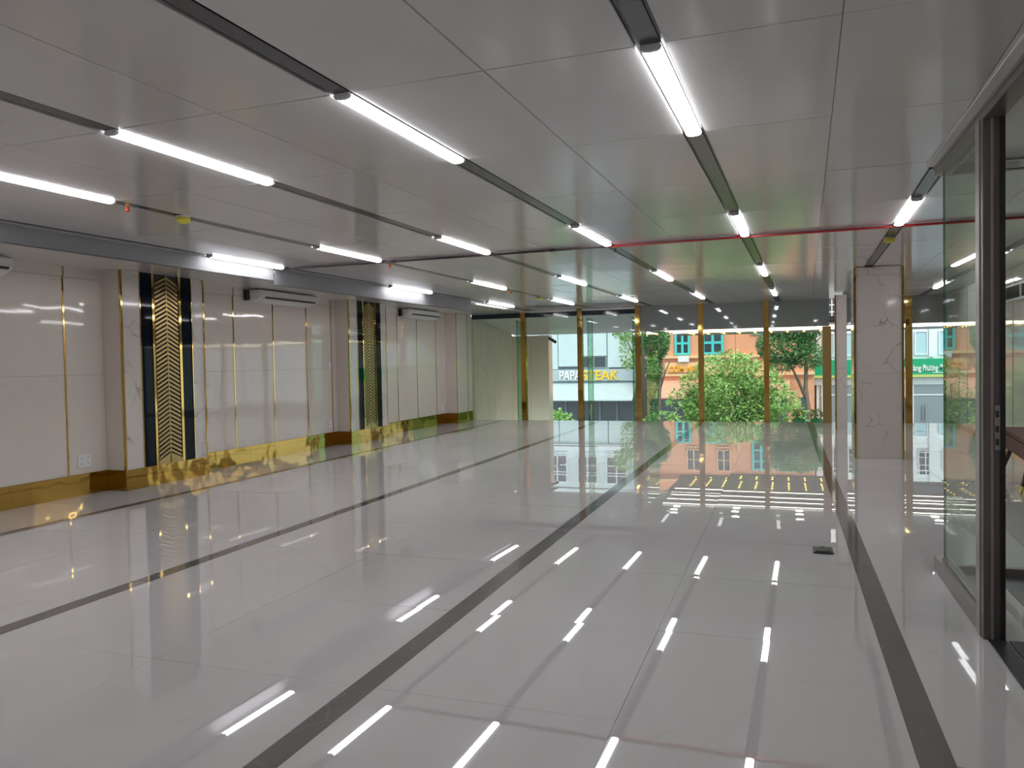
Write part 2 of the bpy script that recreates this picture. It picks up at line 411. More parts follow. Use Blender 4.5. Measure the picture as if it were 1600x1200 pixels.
# the red sprinkler pipe in the cross slot
t = thing('sprinkler_pipe', ceil_pt(-1.6, 8.825, ZC), 'thin sprinkler pipe crossing the ceiling, red at right, shade painted in at left', 'pipe', None, CEIL_ROT)
o = MB().tube([(-.5, 0, -.019), (4.9, 0, -.019)], [.013, .013], 10).build('pipe', 'pipe_red', smooth=True); o.parent = t
o = MB().tube([(-4.95, 0, -.019), (-.5, 0, -.019)], [.013, .013], 10).build('shaded_pipe', 'pipe_red_shaded', smooth=True); o.parent = t  # left run of the same red pipe, its shade painted as a dark colour
for x in (-3.3, -1.2, .9, 3.0):
    o = MB().tube([(x, 0, -.019), (x+.06, 0, -.019)], [.016, .016], 10).build('coupling', 'pipe_red' if x > 0 else 'pipe_red_shaded'); o.parent = t
def sprinkler(u, v, label, mat='sprinkler_red'):
    p = ceil_pt(u, v, ZC); t = thing('ceiling_sprinkler', p, label, 'sprinkler', 'sprinkler heads')
    MB().lathe((p.x, p.y, ZC-.03), [(.014, .03), (.014, .0)], 10).build('stem', 'brass_small', t)
    MB().lathe((p.x, p.y, ZC-.075), [(.008, 0), (.022, .006), (.022, .012), (.012, .02), (.012, .045)], 10).build('cap', mat, t)
    MB().tube([(p.x-.012, p.y, ZC-.03), (p.x-.02, p.y, ZC-.05), (p.x-.008, p.y, ZC-.062)], [.004]*3, 6).build('yoke_arm', 'brass_small', t)
sprinkler(-5.0, 4.78, 'orange capped sprinkler head beside the nearest light of the second track')
sprinkler(-4.99, 8.94, 'orange capped sprinkler head where the cross pipe meets the second track')
sprinkler(-5.03, 13.45, 'orange capped sprinkler head past the third light of the second track')
sprinkler(-2.05, 8.96, 'dark sprinkler head hanging where the cross pipe meets the fourth track', 'track_black')
def detector(u, v, label):
    p = ceil_pt(u, v, ZC); t = thing('smoke_detector', p, label, 'smoke detector', 'yellow capped detectors')
    MB().lathe((p.x, p.y, ZC-.012), [(.06, .012), (.062, 0)], 18).build('base', 'white_plastic', t)
    MB().lathe((p.x, p.y, ZC-.062), [(.028, 0), (.05, .006), (.058, .022), (.058, .05)], 18).build('dust_cap', 'yellow_cap', t, smooth=True)
detector(-5.04, 5.42, 'yellow capped smoke detector at left, nearest to the camera')
detector(-5.08, 15.25, 'yellow capped smoke detector far away near the windows')
detector(.885, 9.75, 'yellow capped smoke detector in front of the marble pillar')

# ------------------------------------------------------------------ left wall
wl = struct(box('wall_left', XL-.25, XL-.02, YB, 19.6, -.2, 3.1, 'grout'))
ZS, ZM, ZP, ZT = .26, 1.48, 2.67, 2.80
def mpanel(y0, y1, z0, z1, parent=wl, x=XL, mat='wall_marble', side=1, g=.0015):
    x0, x1 = sorted((x-.02*side, x))
    box('panel', x0, x1, y0+g, y1-g, z0+g, z1-g, mat, parent)
def gstrip(y, z0, z1, parent=wl, x=XL, w_=.022, side=1, mat='gold'):
    a, b = sorted((x-.004*side, x+.006*side)); box('gold_strip', a, b, y-w_/2, y+w_/2, z0, z1, mat, parent)
SECT = [([YB, -1.8, -.8, .2, 1.2, 2.2, 3.2, 4.2, 5.2, 6.19, 7.17, 7.75], [7.17, 6.19, 5.2, 4.2, 3.2, 2.2, 1.2, .2]),
        ([9.24, 10.25, 11.26, 12.24, 13.06, 13.22], [10.25, 11.26, 12.24, 13.06]),
        ([14.71, 15.77, 16.75, 17.82, 18.41], [15.77, 16.75, 17.82])]
for ysx, gs in SECT:
    for a, b in zip(ysx[:-1], ysx[1:]):
        mpanel(a, b, ZS, ZM); mpanel(a, b, ZM, ZP); mpanel(a, b, ZP, ZT)
    for y in gs:
        gstrip(y, ZS, ZP); gstrip(y+.02, ZP+.004, ZT, w_=.018, mat='gold_dull')
    n = max(1, round((ysx[-1]-ysx[0])/1.35)); L = (ysx[-1]-ysx[0])/n
    for q in range(n):
        box('skirting', XL-.02, XL+.012, ysx[0]+q*L+.0008, ysx[0]+(q+1)*L-.0008, 0, ZS, 'gold_skirting', wl)

# pilasters with the brass chevron grille
CH_P = .0595
def slat_mesh(sgn, half, th, rise):
    # a parallelogram bar rising towards the centre line
    y0, y1 = (0.004*sgn, half*sgn)
    v = []
    for x in (0, .009):
        v += [(x, y0, 0), (x, y1, -rise), (x, y1, -rise+th), (x, y0, th)]
    return v, [(0, 1, 2, 3), (4, 7, 6, 5), (0, 4, 5, 1), (1, 5, 6, 2), (2, 6, 7, 3), (3, 7, 4, 0)]
_sl = {}
for s in (-1, 1):
    o = MB().add(*slat_mesh(s, .205, .029, .097)).build('slat', 'gold_dull'); _sl[s] = o.data; bpy.data.objects.remove(o)
def pilaster(y0, label):
    X = -7.9; y1 = y0+1.49; t = thing('pilaster', (X-.15, (y0+y1)/2, 0), label, 'pilaster', 'pilasters with brass chevrons')
    box('core', XL+.014, X-.02, y0, y1, 0, ZT, 'wall_marble', t)
    a, b, c, d = y0+.31, y0+.52, y0+1.03, y0+1.24
    for p, q in ((y0, a), (d, y1)):
        box('marble_strip', X-.02, X, p+.012, q-.008, ZS, 1.55, 'vein_marble', t); box('marble_strip', X-.02, X, p+.012, q-.008, 1.553, ZT-.002, 'vein_marble', t)
    for p, q in ((a, b), (c, d)):
        box('black_panel', X-.02, X-.002, p+.004, q-.004, ZS, ZT-.002, 'black_glass', t)
    box('grille_back', X-.02, X-.012, b, c, ZS, ZT-.002, 'shadow_gap', t)
    for y, w_ in ((y0+.006, .024), (a-.002, .014), (b+.012, .04), (c-.014, .045), (d, .014), (y1-.006, .024)):
        box('gold_strip', X-.02, X+.007, y-w_/2, y+w_/2, ZS, ZT-.002, 'gold', t)
    ym = (b+c)/2; off = wloc(t)
    box('grille_spine', X-.004, X+.004, ym-.008, ym+.008, ZS, ZT-.003, 'gold_dull', t)
    MB().add([(X-.004, b+.03, ZS), (X-.004, c-.03, ZS), (X-.004, c-.03, ZS+.045), (X-.004, ym, ZS+.14), (X-.004, b+.03, ZS+.045),
              (X+.004, b+.03, ZS), (X+.004, c-.03, ZS), (X+.004, c-.03, ZS+.045), (X+.004, ym, ZS+.14), (X+.004, b+.03, ZS+.045)],
             [(0, 1, 2, 3, 4), (5, 9, 8, 7, 6), (0, 5, 6, 1), (1, 6, 7, 2), (2, 7, 8, 3), (3, 8, 9, 4), (4, 9, 5, 0)]).build('grille_foot', 'gold_dull', t)
    n = int((ZT-.05-(ZS+.165))/CH_P)+1
    for k in range(n):
        for s in (-1, 1):
            o = bpy.data.objects.new('slat', _sl[s]); COL.objects.link(o); o.parent = t
            o.location = Vector((X-.008, ym, ZS+.165+k*CH_P))-off
    for p, q in ((y0, b), (b, c), (c, y1)):
        box('skirting', X-.03, X+.012, p+.0008, q-.0008, 0, ZS, 'gold_skirting', t)
    for y in (y0, y1):
        s = -1 if y == y0 else 1
        q0, q1 = sorted((y, y+.012*s)); box('side_skirting', XL+.014, X+.012, q0, q1, 0, ZS, 'gold_skirting', t)
        q0, q1 = sorted((y, y+.004*s)); box('side_panel', XL+.014, X-.006, q0, q1, ZS, ZT-.002, 'wall_marble', t)
pilaster(7.75, 'marble pilaster with black bands and brass chevron grille, nearer one')
pilaster(13.22, 'marble pilaster with black bands and brass chevron grille, farther one')
def plain_pilaster(y0, y1, ysx):
    X = -7.9; t = thing('pilaster', (X-.15, (y0+y1)/2, 0), 'plain polished marble pilaster next to the window wall', 'pilaster')
    box('core', XL+.014, X-.02, y0, y1, 0, ZT, 'wall_marble', t)
    for a, b in zip(ysx[:-1], ysx[1:]):
        box('panel', X-.02, X, a+.002, b-.002, ZS, ZT-.002, 'wall_marble', t); box('gold_strip', X-.01, X+.006, a, a+.02, ZS, ZT-.002, 'gold', t)
        box('skirting', X-.03, X+.012, a+.001, b-.001, 0, ZS, 'gold_skirting', t)
    box('side_panel', XL+.014, X-.006, y0-.004, y0, ZS, ZT-.002, 'wall_marble', t); box('side_skirting', XL+.014, X+.012, y0-.012, y0, 0, ZS, 'gold_skirting', t)
plain_pilaster(18.41, 19.44, [18.41, 19.14, 19.44])

for y0, y1 in ((7.746, 7.75), (9.24, 9.244), (13.216, 13.22), (14.71, 14.714), (18.406, 18.41)):
    box('return_strip', XL-.005, XL+.0122, y0, y1, ZS, ZT, 'wall_marble', wl)
# sockets and switches
def plate(y, z, w_, h, label, cat, holes):
    t = thing('wall_socket' if cat == 'socket' else 'light_switch', (XL, y, z-h/2), label, cat, 'wall plates')
    box('face_plate', XL, XL+.012, y-w_/2, y+w_/2, z-h/2, z+h/2, 'white_plastic', t, .003)
    for dy, dz in holes:
        if cat == 'socket': box('socket_hole', XL+.011, XL+.0135, y+dy-.008, y+dy+.008, z+dz-.004, z+dz+.004, 'dark_slot', t)
        else: box('rocker', XL+.011, XL+.016, y+dy-.014, y+dy+.014, z+dz-.03, z+dz+.03, 'white_plastic', t, .002)
H4 = [(a, b) for a in (-.05, .05) for b in (-.035, .035)]
plate(7.40, .42, .20, .16, 'white double socket plate low on the wall beside the nearer pilaster', 'socket', H4)
plate(12.95, .42, .13, .16, 'white socket plate low on the wall before the farther pilaster', 'socket', [(-.03, 0), (.03, 0)])
plate(12.98, 1.54, .09, .14, 'white light switch at hand height before the farther pilaster', 'light switch', [(0, 0)])
plate(18.15, .42, .13, .16, 'white socket plate low on the wall near the windows', 'socket', [(-.03, 0), (.03, 0)])
plate(18.2, 1.54, .09, .14, 'white light switch on the wall near the windows', 'light switch', [(0, 0)])

# wall mounted air conditioners
def aircon(y0, y1, label):
    z0, z1 = 2.585, 2.785; x0, x1 = XL, XL+.25
    t = thing('air_conditioner', (XL+.12, (y0+y1)/2, z0), label, 'air conditioner', 'wall air conditioners')
    prof = [(x0, z0+.01), (x0+.07, z0), (x1-.02, z0+.075), (x1, z0+.10), (x1, z1-.015), (x1-.02, z1), (x0, z1)]
    MB().prism_y(prof, y0, y1).build('body', 'ac_white', t)
    MB().prism_y([(x0+.08, z0-.004), (x1-.03, z0+.058), (x1-.032, z0+.064), (x0+.078, z0+.004)], y0+.16, y1-.06).build('air_flap', 'ac_white', t)
    MB().prism_y([(x1-.018, z0+.071), (x1-.002, z0+.092), (x1+.001, z0+.086), (x1-.016, z0+.066)], y0+.14, y1-.05).build('outlet_gap', 'dark_slot', t)
    MB().box(x1-.001, x1+.006, y0+.12, y1-.03, z0+.115, z1-.02).build('front_panel', 'ac_white', t, bevel=.004)
    MB().prism_y([(x0+.01, z0+.015), (x1-.03, z0+.085), (x1-.03, z1-.02), (x0+.01, z1-.01)], y0-.03, y0).build('side_cap', 'ac_white', t)
    MB().box(x0, x0+.07, y0-.10, y0-.03, z0+.03, z1-.01).build('pipe_cover', 'dark_slot', t)
aircon(10.62, 12.25, 'white wall air conditioner between the two chevron pilasters')
aircon(15.95, 17.6, 'white wall air conditioner between the farther chevron pilaster and the windows')
aircon(4.72, 6.35, 'white wall air conditioner cut off at the left edge')

# ------------------------------------------------------------------ window wall
wf = struct(box('wall_front', XL-.25, XR+.3, YF+.02, YF+.20, ZC+.0, 3.3, 'grout'))
struct(box('trim_1', -3.37, .96, YF-.06, YF+.06, 2.235, ZC-.004, 'spandrel_grey')).name = 'trim_1'
struct(box('trim_2', 2.67, XR, YF-.06, YF+.06, 2.235, ZC-.004, 'spandrel_grey'))
struct(box('trim_4', 1.25, 2.53, YF-.06, YF+.06, 2.235, ZC-.004, 'spandrel_grey'))
struct(box('trim_3', -7.9, -3.5, YF-.02, YF+.08, 2.685, 2.80, 'beam_dark'))
struct(box('trim_5', -7.9, -3.5, YF-.04, YF+.08, 2.80, ZC-.004, 'trim_white'))
POSTS = [(-6.505, -6.375), (-4.99, -4.86), (-3.51, -3.38), (-1.985, -1.86), (-.48, -.36), (2.53, 2.67)]
PL = ['leftmost, beside the outer stone pier', 'second from the left, in front of the steak sign', 'third from the left, where the grey band begins',
      'fourth from the left, before the green tree', 'fifth from the left, before the tree', 'between marble pillar and glass partition']
for (a, b), l in zip(POSTS, PL):
    t = thing('window_post', ((a+b)/2, YF, 0), 'gold mirror window post, '+l, 'post', 'gold window posts')
    box('post', a, b, YF-.09, YF+.05, 0, ZC-.006, 'gold', t, .004)
    box('foot_collar', a-.004, b+.004, YF-.094, YF+.054, 0, .012, 'gold_dull', t)
t = thing('window_post', (.905, YF, 0), 'broad gold window post under the grey band beside the slim marble column', 'post', 'gold window posts')
box('post', .81, 1.0, YF-.05, YF+.05, 0, 2.23, 'gold_dull', t, .004)
box('foot_collar', .806, 1.004, YF-.054, YF+.054, 0, .012, 'gold_dull', t)
BAYS = [(-7.88, -6.51, 2.685), (-6.37, -4.995, 2.685), (-4.855, -3.515, 2.685), (-3.375, -1.99, 2.24), (-1.855, -1.125, 2.24), (-1.119, -.485, 2.24), (-.355, .80, 2.24), (1.01, 1.9, 2.24), (1.906, 2.525, 2.24), (2.675, XR, 2.24)]
for i, (a, b, zt) in enumerate(BAYS): 
    wn = struct(box('window_%d' % (i+1), a, b, YF+.005, YF+.017, .0, zt, 'window_glass'))
struct(box('trim_6', -1.126, -1.118, YF, YF+.02, 0, 2.24, 'glass_edge'))
# open frameless glass leaves standing out at right angles
def leafpane(x, y0, y1, zt, label, handle=None):
    t = thing('glass_door', (x, y0, 0), label, 'glass door', 'open glass doors')
    box('glass_leaf', x-.005, x+.005, y0, y1, -.35, zt, 'door_glass', t)
    for y in (y0, y1-.012): box('glass_edge', x-.0065, x+.0065, y, y+.012, -.35, zt, 'glass_edge', t)
    box('patch_fitting', x-.02, x+.02, y0, y0+.16, zt-.05, zt+.005, 'steel', t)
    if handle:
        MB().tube([(x+.05, handle, .02), (x+.05, handle, .42)], [.016, .016], 10).build('pull_handle', 'white_plastic', t)
        for z in (.06, .38): MB().tube([(x, handle, z), (x+.05, handle, z)], [.008, .008], 8).build('handle_stud', 'steel', t)
leafpane(-3.27, 19.56, 21.5, 2.24, 'open greenish glass door leaf right of the third gold post')
leafpane(-4.75, 19.56, 20.1, 2.62, 'open glass door leaf with white handle right of the second gold post', 19.62)
leafpane(-6.66, 19.56, 20.2, 2.62, 'narrow green edged glass leaf left of the leftmost gold post')
leafpane(-3.60, 19.56, 20.05, 2.62, 'narrow green edged glass leaf left of the third gold post')

# ------------------------------------------------------------------ right side: pillar, slim column, right wall
def column(x0, x1, y0, y1, zt, label, joints, trims, name='marble_column'):
    t = thing(name, ((x0+x1)/2, (y0+y1)/2, 0), label, 'column')
    zs = [0]+joints+[zt]
    for a, b in zip(zs[:-1], zs[1:]):
        box('marble_slab', x0, x1, y0, y1, a+.001, b-.001, 'vein_marble', t)
    for x, y in trims:
        box('gold_corner', x-.015, x+.015, y-.015, y+.015, 0, zt-.002, 'gold', t)
column(.985, 1.635, 12.8, 13.5, ZC-.006, 'wide veined marble pillar with gold corners in the right of the hall', [1.27, 2.74], [(.985, 12.805), (1.635, 12.805)])
column(1.0, 1.22, 17.85, 18.2, 2.82, 'slim veined marble column with gold edge behind the wide pillar', [1.27], [(1.0, 17.855)])
wr = struct(box('wall_right', XR+.02, XR+.25, YB, YF+.2, -.2, 3.1, 'grout'))
gy = [19.5, 18.98, 18.17, 17.36, 16.55, 15.74, 14.93, 14.12]+[14.12-.81*k for k in range(1, 22)]
gy = [y for y in gy if y > YB]+[YB]
for b, a in zip(gy[:-1], gy[1:]):
    mpanel(a, b, .10, 1.48, wr, XR, side=-1); mpanel(a, b, 1.48, ZC, wr, XR, side=-1)
    gstrip(a, .10, ZC, wr, XR, .014, -1, 'gold_dull'); 
    box('skirting', XR-.012, XR+.02, a+.001, b-.001, 0, .10, 'gold_skirting', wr)
t = thing('air_grille', (XR, 13.6, 2.36), 'white framed air grille high on the right wall', 'air grille')
box('grille_back', XR-.02, XR-.005, 12.75, 14.4, 2.37, 2.57, 'dark_slot', t)
for z0, z1 in ((2.345, 2.375), (2.565, 2.59)): box('frame_bar', XR-.045, XR-.002, 12.7, 14.45, z0, z1, 'ac_white', t)
for y in (12.7, 13.54, 14.41): box('frame_post', XR-.045, XR-.002, y, y+.035, 2.375, 2.565, 'ac_white', t)
for k in range(9): box('louvre', XR-.04, XR-.012, 12.73, 14.42, 2.385+.02*k, 2.391+.02*k, 'track_cover', t)

# back wall (behind the camera)
wb = struct(box('wall_back', XL-.25, XR+.25, YB-.25, YB-.02, -.2, 3.1, 'wall_marble'))

# ------------------------------------------------------------------ glass partition and doorway at the right edge
t = thing('glass_partition', (1.05, 5.6, 0), 'brown framed glass partition with a doorway at the right edge', 'partition')
box('corner_post', 1.0, 1.10, 4.80, 4.965, 0, 2.80, 'frame_brown', t, .003)
box('post_bead', .994, 1.0, 4.86, 4.95, 0, 2.80, 'frame_light', t)
box('post_groove', 1.035, 1.047, 4.792, 4.80, 0, 2.80, 'frame_light', t)
box('rubber_seal', 1.078, 1.102, 4.788, 4.80, 0, 2.80, 'rubber_black', t)
lk = box('strike_plate', 1.05, 1.076, 4.786, 4.80, 1.03, 1.27, 'steel', t)
for z in (1.055, 1.125, 1.205): box('latch_hole', 1.055, 1.071, 4.783, 4.788, z, z+.035, 'dark_slot', lk)
box('bottom_rail', 1.0, 1.10, 4.965, 6.30, 0, .105, 'frame_mid', t, .003)
box('glazing_bead', 1.03, 1.07, 4.965, 6.17, .105, .122, 'frame_brown', t)
box('head_rail', 1.0, 1.10, 1.0, 6.22, 2.79, 2.835, 'frame_brown', t, .002)
box('head_bead', .99, 1.09, 1.0, 6.22, 2.835, ZC-.002, 'frame_light', t)
box('glass_pane', 1.044, 1.056, 4.965, 6.17, .09, 2.80, 'partition_glass', t)
box('pane_edge', 1.043, 1.057, 6.17, 6.176, .09, 2.80, 'glass_edge', t)
box('jamb_post', 1.0, 1.10, 3.0, 3.12, 0, 2.80, 'frame_brown', t, .003)
box('glass_pane', 1.044, 1.056, 1.0, 3.0, .09, 2.80, 'partition_glass', t)
box('bottom_rail', 1.0, 1.10, 1.0, 3.0, 0, .09, 'frame_brown', t)
struct(box('trim_8', .935, .988, 1.0, 6.16, 2.846, ZC-.002, 'trim_white'))
t = thing('cross_partition', (2.2, 6.2, 0), 'glass screen across the side passage behind the doorway', 'partition')
box('bottom_rail', 1.10, XR, 6.18, 6.24, 0, .06, 'frame_brown', t)
box('head_rail', 1.10, XR, 6.18, 6.24, 2.79, ZC-.002, 'frame_light', t)
box('glass_pane', 1.06, XR, 6.205, 6.215, .06, 2.79, 'partition_glass', t)
t = thing('notice_sticker', (1.55, 6.17, 2.80), 'small white notice strip with red mark on the screen top rail', 'sticker')
box('paper', 1.38, 1.78, 6.172, 6.179, 2.795, 2.85, 'white_plastic', t)
for k in range(4): box('print_line', 1.40, 1.51-.012*(k % 2), 6.170, 6.173, 2.802+.011*k, 2.805+.011*k, 'mat_grey', t)
box('red_mark', 1.56, 1.70, 6.170, 6.173, 2.832, 2.85, 'pipe_red', t); box('dark_mark', 1.565, 1.60, 6.170, 6.173, 2.80, 2.825, 'mat_black', t)
box('dark_edge', 1.36, 1.80, 6.170, 6.179, 2.788, 2.795, 'rubber_black', t)
tag(box('entrance_mat', 1.12, 3.2, 2.6, 4.79, .0015, .010, 'mat_black'), 'black mat on the floor inside the doorway', 'mat')
box('threshold_strip', 1.02, 1.11, 3.12, 4.79, .0015, .008, 'mat_black'); tag(bpy.data.objects['threshold_strip'], 'black threshold strip along the doorway', 'threshold')
tag(box('floor_runner', 1.36, 3.2, 4.83, 6.16, .0015, .006, 'mat_grey'), 'dark grey runner lying behind the doorway', 'runner')
# bench with splayed brass tipped legs, seen through the doorway
a = math.atan2(2.58-2.42, 11.48-9.75)
t = thing('low_bench', (2.80, 10.55, 0), 'dark red wooden bench with brass tipped legs behind the glass', 'bench', None, -a)
o = MB().box(-.30, .30, -.95, .95, .37, .56).build('seat_box', 'wood_red', None, bevel=.012); o.parent = t
o = MB().box(-.31, .31, -.96, .96, .56, .60).build('seat_top', 'wood_red', None, bevel=.01); o.parent = t
for sx in (-1, 1):
    for sy in (-1, 1):
        o = MB().tube([(sx*.22, sy*.62, .38), (sx*.33, sy*.72, .0)], [.03, .014], 10).build('leg', 'leg_dark'); o.parent = t
        c = MB().tube([(sx*.307, sy*.699, .08), (sx*.3305, sy*.7205, .0)], [.0195, .016], 10).build('brass_tip', 'brass_small'); c.parent = o
# floor box
t = thing('floor_socket', (.27, 6.65, 0), 'small dark floor socket plate near the right grey strip', 'floor socket')
box('cover_plate', .195, .345, 6.55, 6.75, .0, .012, 'floor_box', t, .004)
box('flap', .215, .325, 6.57, 6.70, .012, .018, 'floor_box', t, .002); box('pull_tab', .255, .285, 6.71, 6.73, .012, .02, 'steel', t)

# ------------------------------------------------------------------ outside: own facade, canopy
struct(box('ground', -60, 60, 19.8, 120, -4.4, -4.2, 'asphalt'))
t = thing('stone_pier', (-7.9, 22, -.5), 'beige polished stone pier outside the left windows', 'pier')
for k in range(6): box('stone_slab', -8.18, -7.9, 19.62+.52*k, 20.135+.52*k, -.5, 2.77-.0619*k, 'outer_stone', t)
for k in range(2): box('front_slab', -7.899+.59*k, -7.315+.59*k, 22.7, 23.1, -.5, 2.32, 'outer_stone', t)
t = thing('cctv_camera', (-6.70, 22.6, 2.1), 'dark bullet security camera on the stone pier', 'camera')
MB().tube([(-6.72, 22.7, 2.22), (-6.66, 22.58, 2.21)], [.02, .02], 8).build('bracket', 'cctv_body', t)
MB().tube([(-6.66, 22.58, 2.22), (-6.43, 22.45, 2.10)], [.045, .045], 12).build('housing', 'cctv_body', t)
MB().tube([(-6.435, 22.453, 2.103), (-6.425, 22.447, 2.097)], [.034, .034], 12).build('lens', 'black_glass', t)
ZK = 2.27
t = thing('outer_canopy', (-2, 22.9, ZK), 'exterior canopy with light strips and warm bulbs above the windows', 'canopy')
box('roof_sheet', -3.32, 6.5, 19.75, 26.2, ZK+.10, ZK+.2, 'canopy_metal', t)
for k in range(24):
    if 4 <= k <= 13: continue
    box('slat', -3.30, 6.48, 19.85+.265*k, 20.05+.265*k, ZK+.05, ZK+.09, 'canopy_metal' if k > 13 else 'canopy_metal', t)
for k in range(4): box('wood_slat', -3.0, 6.4, 21.0+.8*k, 21.6+.8*k, ZK+.03, ZK+.08, 'canopy_wood', t)
for y in (20.9, 21.7, 22.5, 23.3): box('light_strip', -3.1, 6.4, y-.011, y+.011, ZK+.01, ZK+.03, 'canopy_led', t)
box('fascia', -3.32, 6.5, 26.15, 26.25, ZK+.02, ZK+.35, 'canopy_metal', t)
t2 = t
t = thing('louvre_canopy', (-5.7, 21.3, 2.4), 'sloping silver louvre canopy outside the left windows', 'canopy')
for k in range(12):
    ya, yb = 19.76+.27*k, 20.0+.27*k; zf = lambda y: 2.74-(y-19.75)*.118
    MB().prism_x([(ya, zf(ya)), (yb, zf(yb)-.02), (yb, zf(yb)+.01), (ya, zf(ya)+.03)], -7.88, -3.36).build('slat', 'louvre_silver', t)
MB().prism_x([(19.75, 2.82), (23.02, 2.43), (23.02, 2.50), (19.75, 2.89)], -8.0, -3.34).build('roof_sheet', 'canopy_metal', t)
t = t2
bulb = MB().lathe((0, 0, 0), [(.010, -.035), (.026, -.02), (.03, 0), (.022, .02), (.01, .032)], 8).build('bulb', 'canopy_bulb'); bd = bulb.data; bpy.data.objects.remove(bulb)
off = wloc(t)
for i in range(12):
    for j in range(5):
        o = bpy.data.objects.new('bulb', bd); COL.objects.link(o); o.parent = t; o.location = Vector((-2.75+.47*i, 23.85+.46*j, ZK+.055))-off
for i in range(5):
    for y in (20.05, 20.6):
        o = MB().lathe((-2.7+1.5*i, y, ZK+.03), [(.09, .02), (.09, 0)], 14).build('downlight', 'canopy_down', t)
# ------------------------------------------------------------------ outside: opposite buildings
def win(t, x0, x1, z0, z1, y, frame, pane, nx=2, nz=3, fw=.06, name='window'):
    f = MB(); cw = (x1-x0-fw*(nx+1))/nx; ch = (z1-z0-fw*(nz+1))/nz
    for i in range(nx+1): f.box(x0+i*(cw+fw), x0+i*(cw+fw)+fw, y-.08, y, z0, z1)
    for j in range(nz+1): f.box(x0+fw, x1-fw, y-.075, y, z0+j*(ch+fw), z0+j*(ch+fw)+fw)
    fo = f.build(name, frame, t)
    for i in range(nx):
        for j in range(nz):
            box('pane', x0+fw+i*(cw+fw), x0+fw+i*(cw+fw)+cw, y-.03, y-.02, z0+fw+j*(ch+fw), z0+fw+j*(ch+fw)+ch, pane, fo)
# A: pale building with the steak sign
YA = 44.0
t = thing('shop_building', (-10.6, YA+3, -4.2), 'pale blue grey shop building with steak sign across the street', 'building')
box('wall', -13.6, -7.9, YA, YA+8, -4.2, 9.5, 'a_wall', t)
for a, b, z0, z1 in ((-13.55, -12.45, 1.05, 3.35), (-12.4, -11.15, 1.2, 3.35), (-11.1, -9.57, 1.78, 3.35), (-9.5, -7.95, 1.12, 3.35)):
    box('cladding_panel', a, b, YA-.15, YA, z0, z1, 'a_panel', t)
box('cornice', -13.7, -7.85, YA-.3, YA, 3.38, 3.62, 'bank_white', t)
win(t, -11.05, -9.6, 1.08, 1.76, YA-.02, 'shop_frame', 'pane_dark', 2, 1)
box('shadow_slot', -12.4, -11.2, YA-.1, YA, 1.06, 1.18, 'shop_dark', t); box('shadow_slot', -9.45, -8.0, YA-.1, YA, 1.04, 1.10, 'shop_dark', t)
sb = box('sign_band', -13.6, -7.9, YA-.25, YA, .36, 1.02, 'a_band', t)
text_mesh('sign_letters', 'PAPA', .72, .04, 'letter_white', sb, (-12.32, YA-.29, .44), 1.28, .012)
text_mesh('sign_letters', 'STEAK', .72, .04, 'letter_yellow', sb, (-10.97, YA-.29, .43), 2.10, .012)
MB().prism_x([(YA, .33), (YA-1.5, -.66), (YA-1.5, -.72), (YA, .26)], -13.15, -7.9).build('awning', 'awning_white', t)
box('shop_window', -13.5, -8.0, YA-.12, YA-.02, -3.8, -.75, 'shop_dark', t)
for x in (-13.4, -12.0, -11.2, -10.0, -9.0, -8.05): box('shop_mullion', x-.06, x+.06, YA-.18, YA-.02, -4.1, -.75, 'shop_frame', t)
for x in (-13.2, -11.4, -9.7): win(t, x, x+1.2, 3.9, 5.6, YA-.02, 'bank_white', 'pane_dark', 2, 3)
for x in (-13.2, -11.4, -9.7): win(t, x, x+1.2, 6.6, 8.3, YA-.02, 'bank_white', 'pane_dark', 2, 3)
# B: orange building with turquoise windows
YO = 42.0
t = thing('orange_building', (-2.4, YO+3, -4.2), 'orange building with turquoise windows behind the tree', 'building')
box('wall', -7.0, 1.36, YO, YO+8, -4.2, 9, 'b_orange', t)
for z in (.62, 1.55, 4.75): box('cornice', -7.05, 1.38, YO-.18, YO, z, z+.14, 'b_cream', t)
win(t, -4.1, -3.0, 1.72, 2.95, YO-.02, 'teal', 'pane_dark', 2, 2, .13)
win(t, -5.5, -4.7, 1.72, 2.95, YO-.02, 'teal', 'pane_dark', 2, 2, .12)
win(t, -1.65, -.75, 2.70, 4.35, YO-.02, 'teal', 'pane_dark', 2, 3, .11)
win(t, -.45, .55, 2.70, 4.35, YO-.02, 'teal', 'pane_dark', 2, 3, .11)
win(t, -4.95, -4.2, 3.2, 4.3, YO-.02, 'b_cream', 'pane_dark', 2, 2); win(t, -3.4, -2.7, 3.2, 4.3, YO-.02, 'b_cream', 'pane_dark', 2, 2)
for x in (-6.2, -3.8, -1.4, .2): win(t, x, x+.9, 5.6, 7.2, YO-.02, 'teal', 'pane_dark', 2, 3, .09)
text_mesh('sign_letters', 'CƠM NIÊU', .40, .03, 'letter_orange', t, (-5.80, YO-.24, .86), 1.75, .012)
sbb = box('sign_board', -6.0, -3.3, YO-.2, YO-.15, .80, 1.33, 'b_cream', t)
MB().prism_x([(YO, .40), (YO-1.4, -.44), (YO-1.4, -.50), (YO, .33)], -6.35, .2).build('awning', 'awning_orange', t)
box('shop_window', -6.8, .1, YO-.1, YO-.02, -4.0, -.6, 'shop_dark', t)
d = box('door', .72, 1.12, YO-.08, YO, -4.1, -.5, 'shop_dark', t); box('door_frame', .66, 1.18, YO-.06, YO, -4.1, -.42, 'b_cream', t)
box('ac_unit', -5.3, -4.75, YO-.35, YO, 1.36, 1.66, 'bank_white', t)
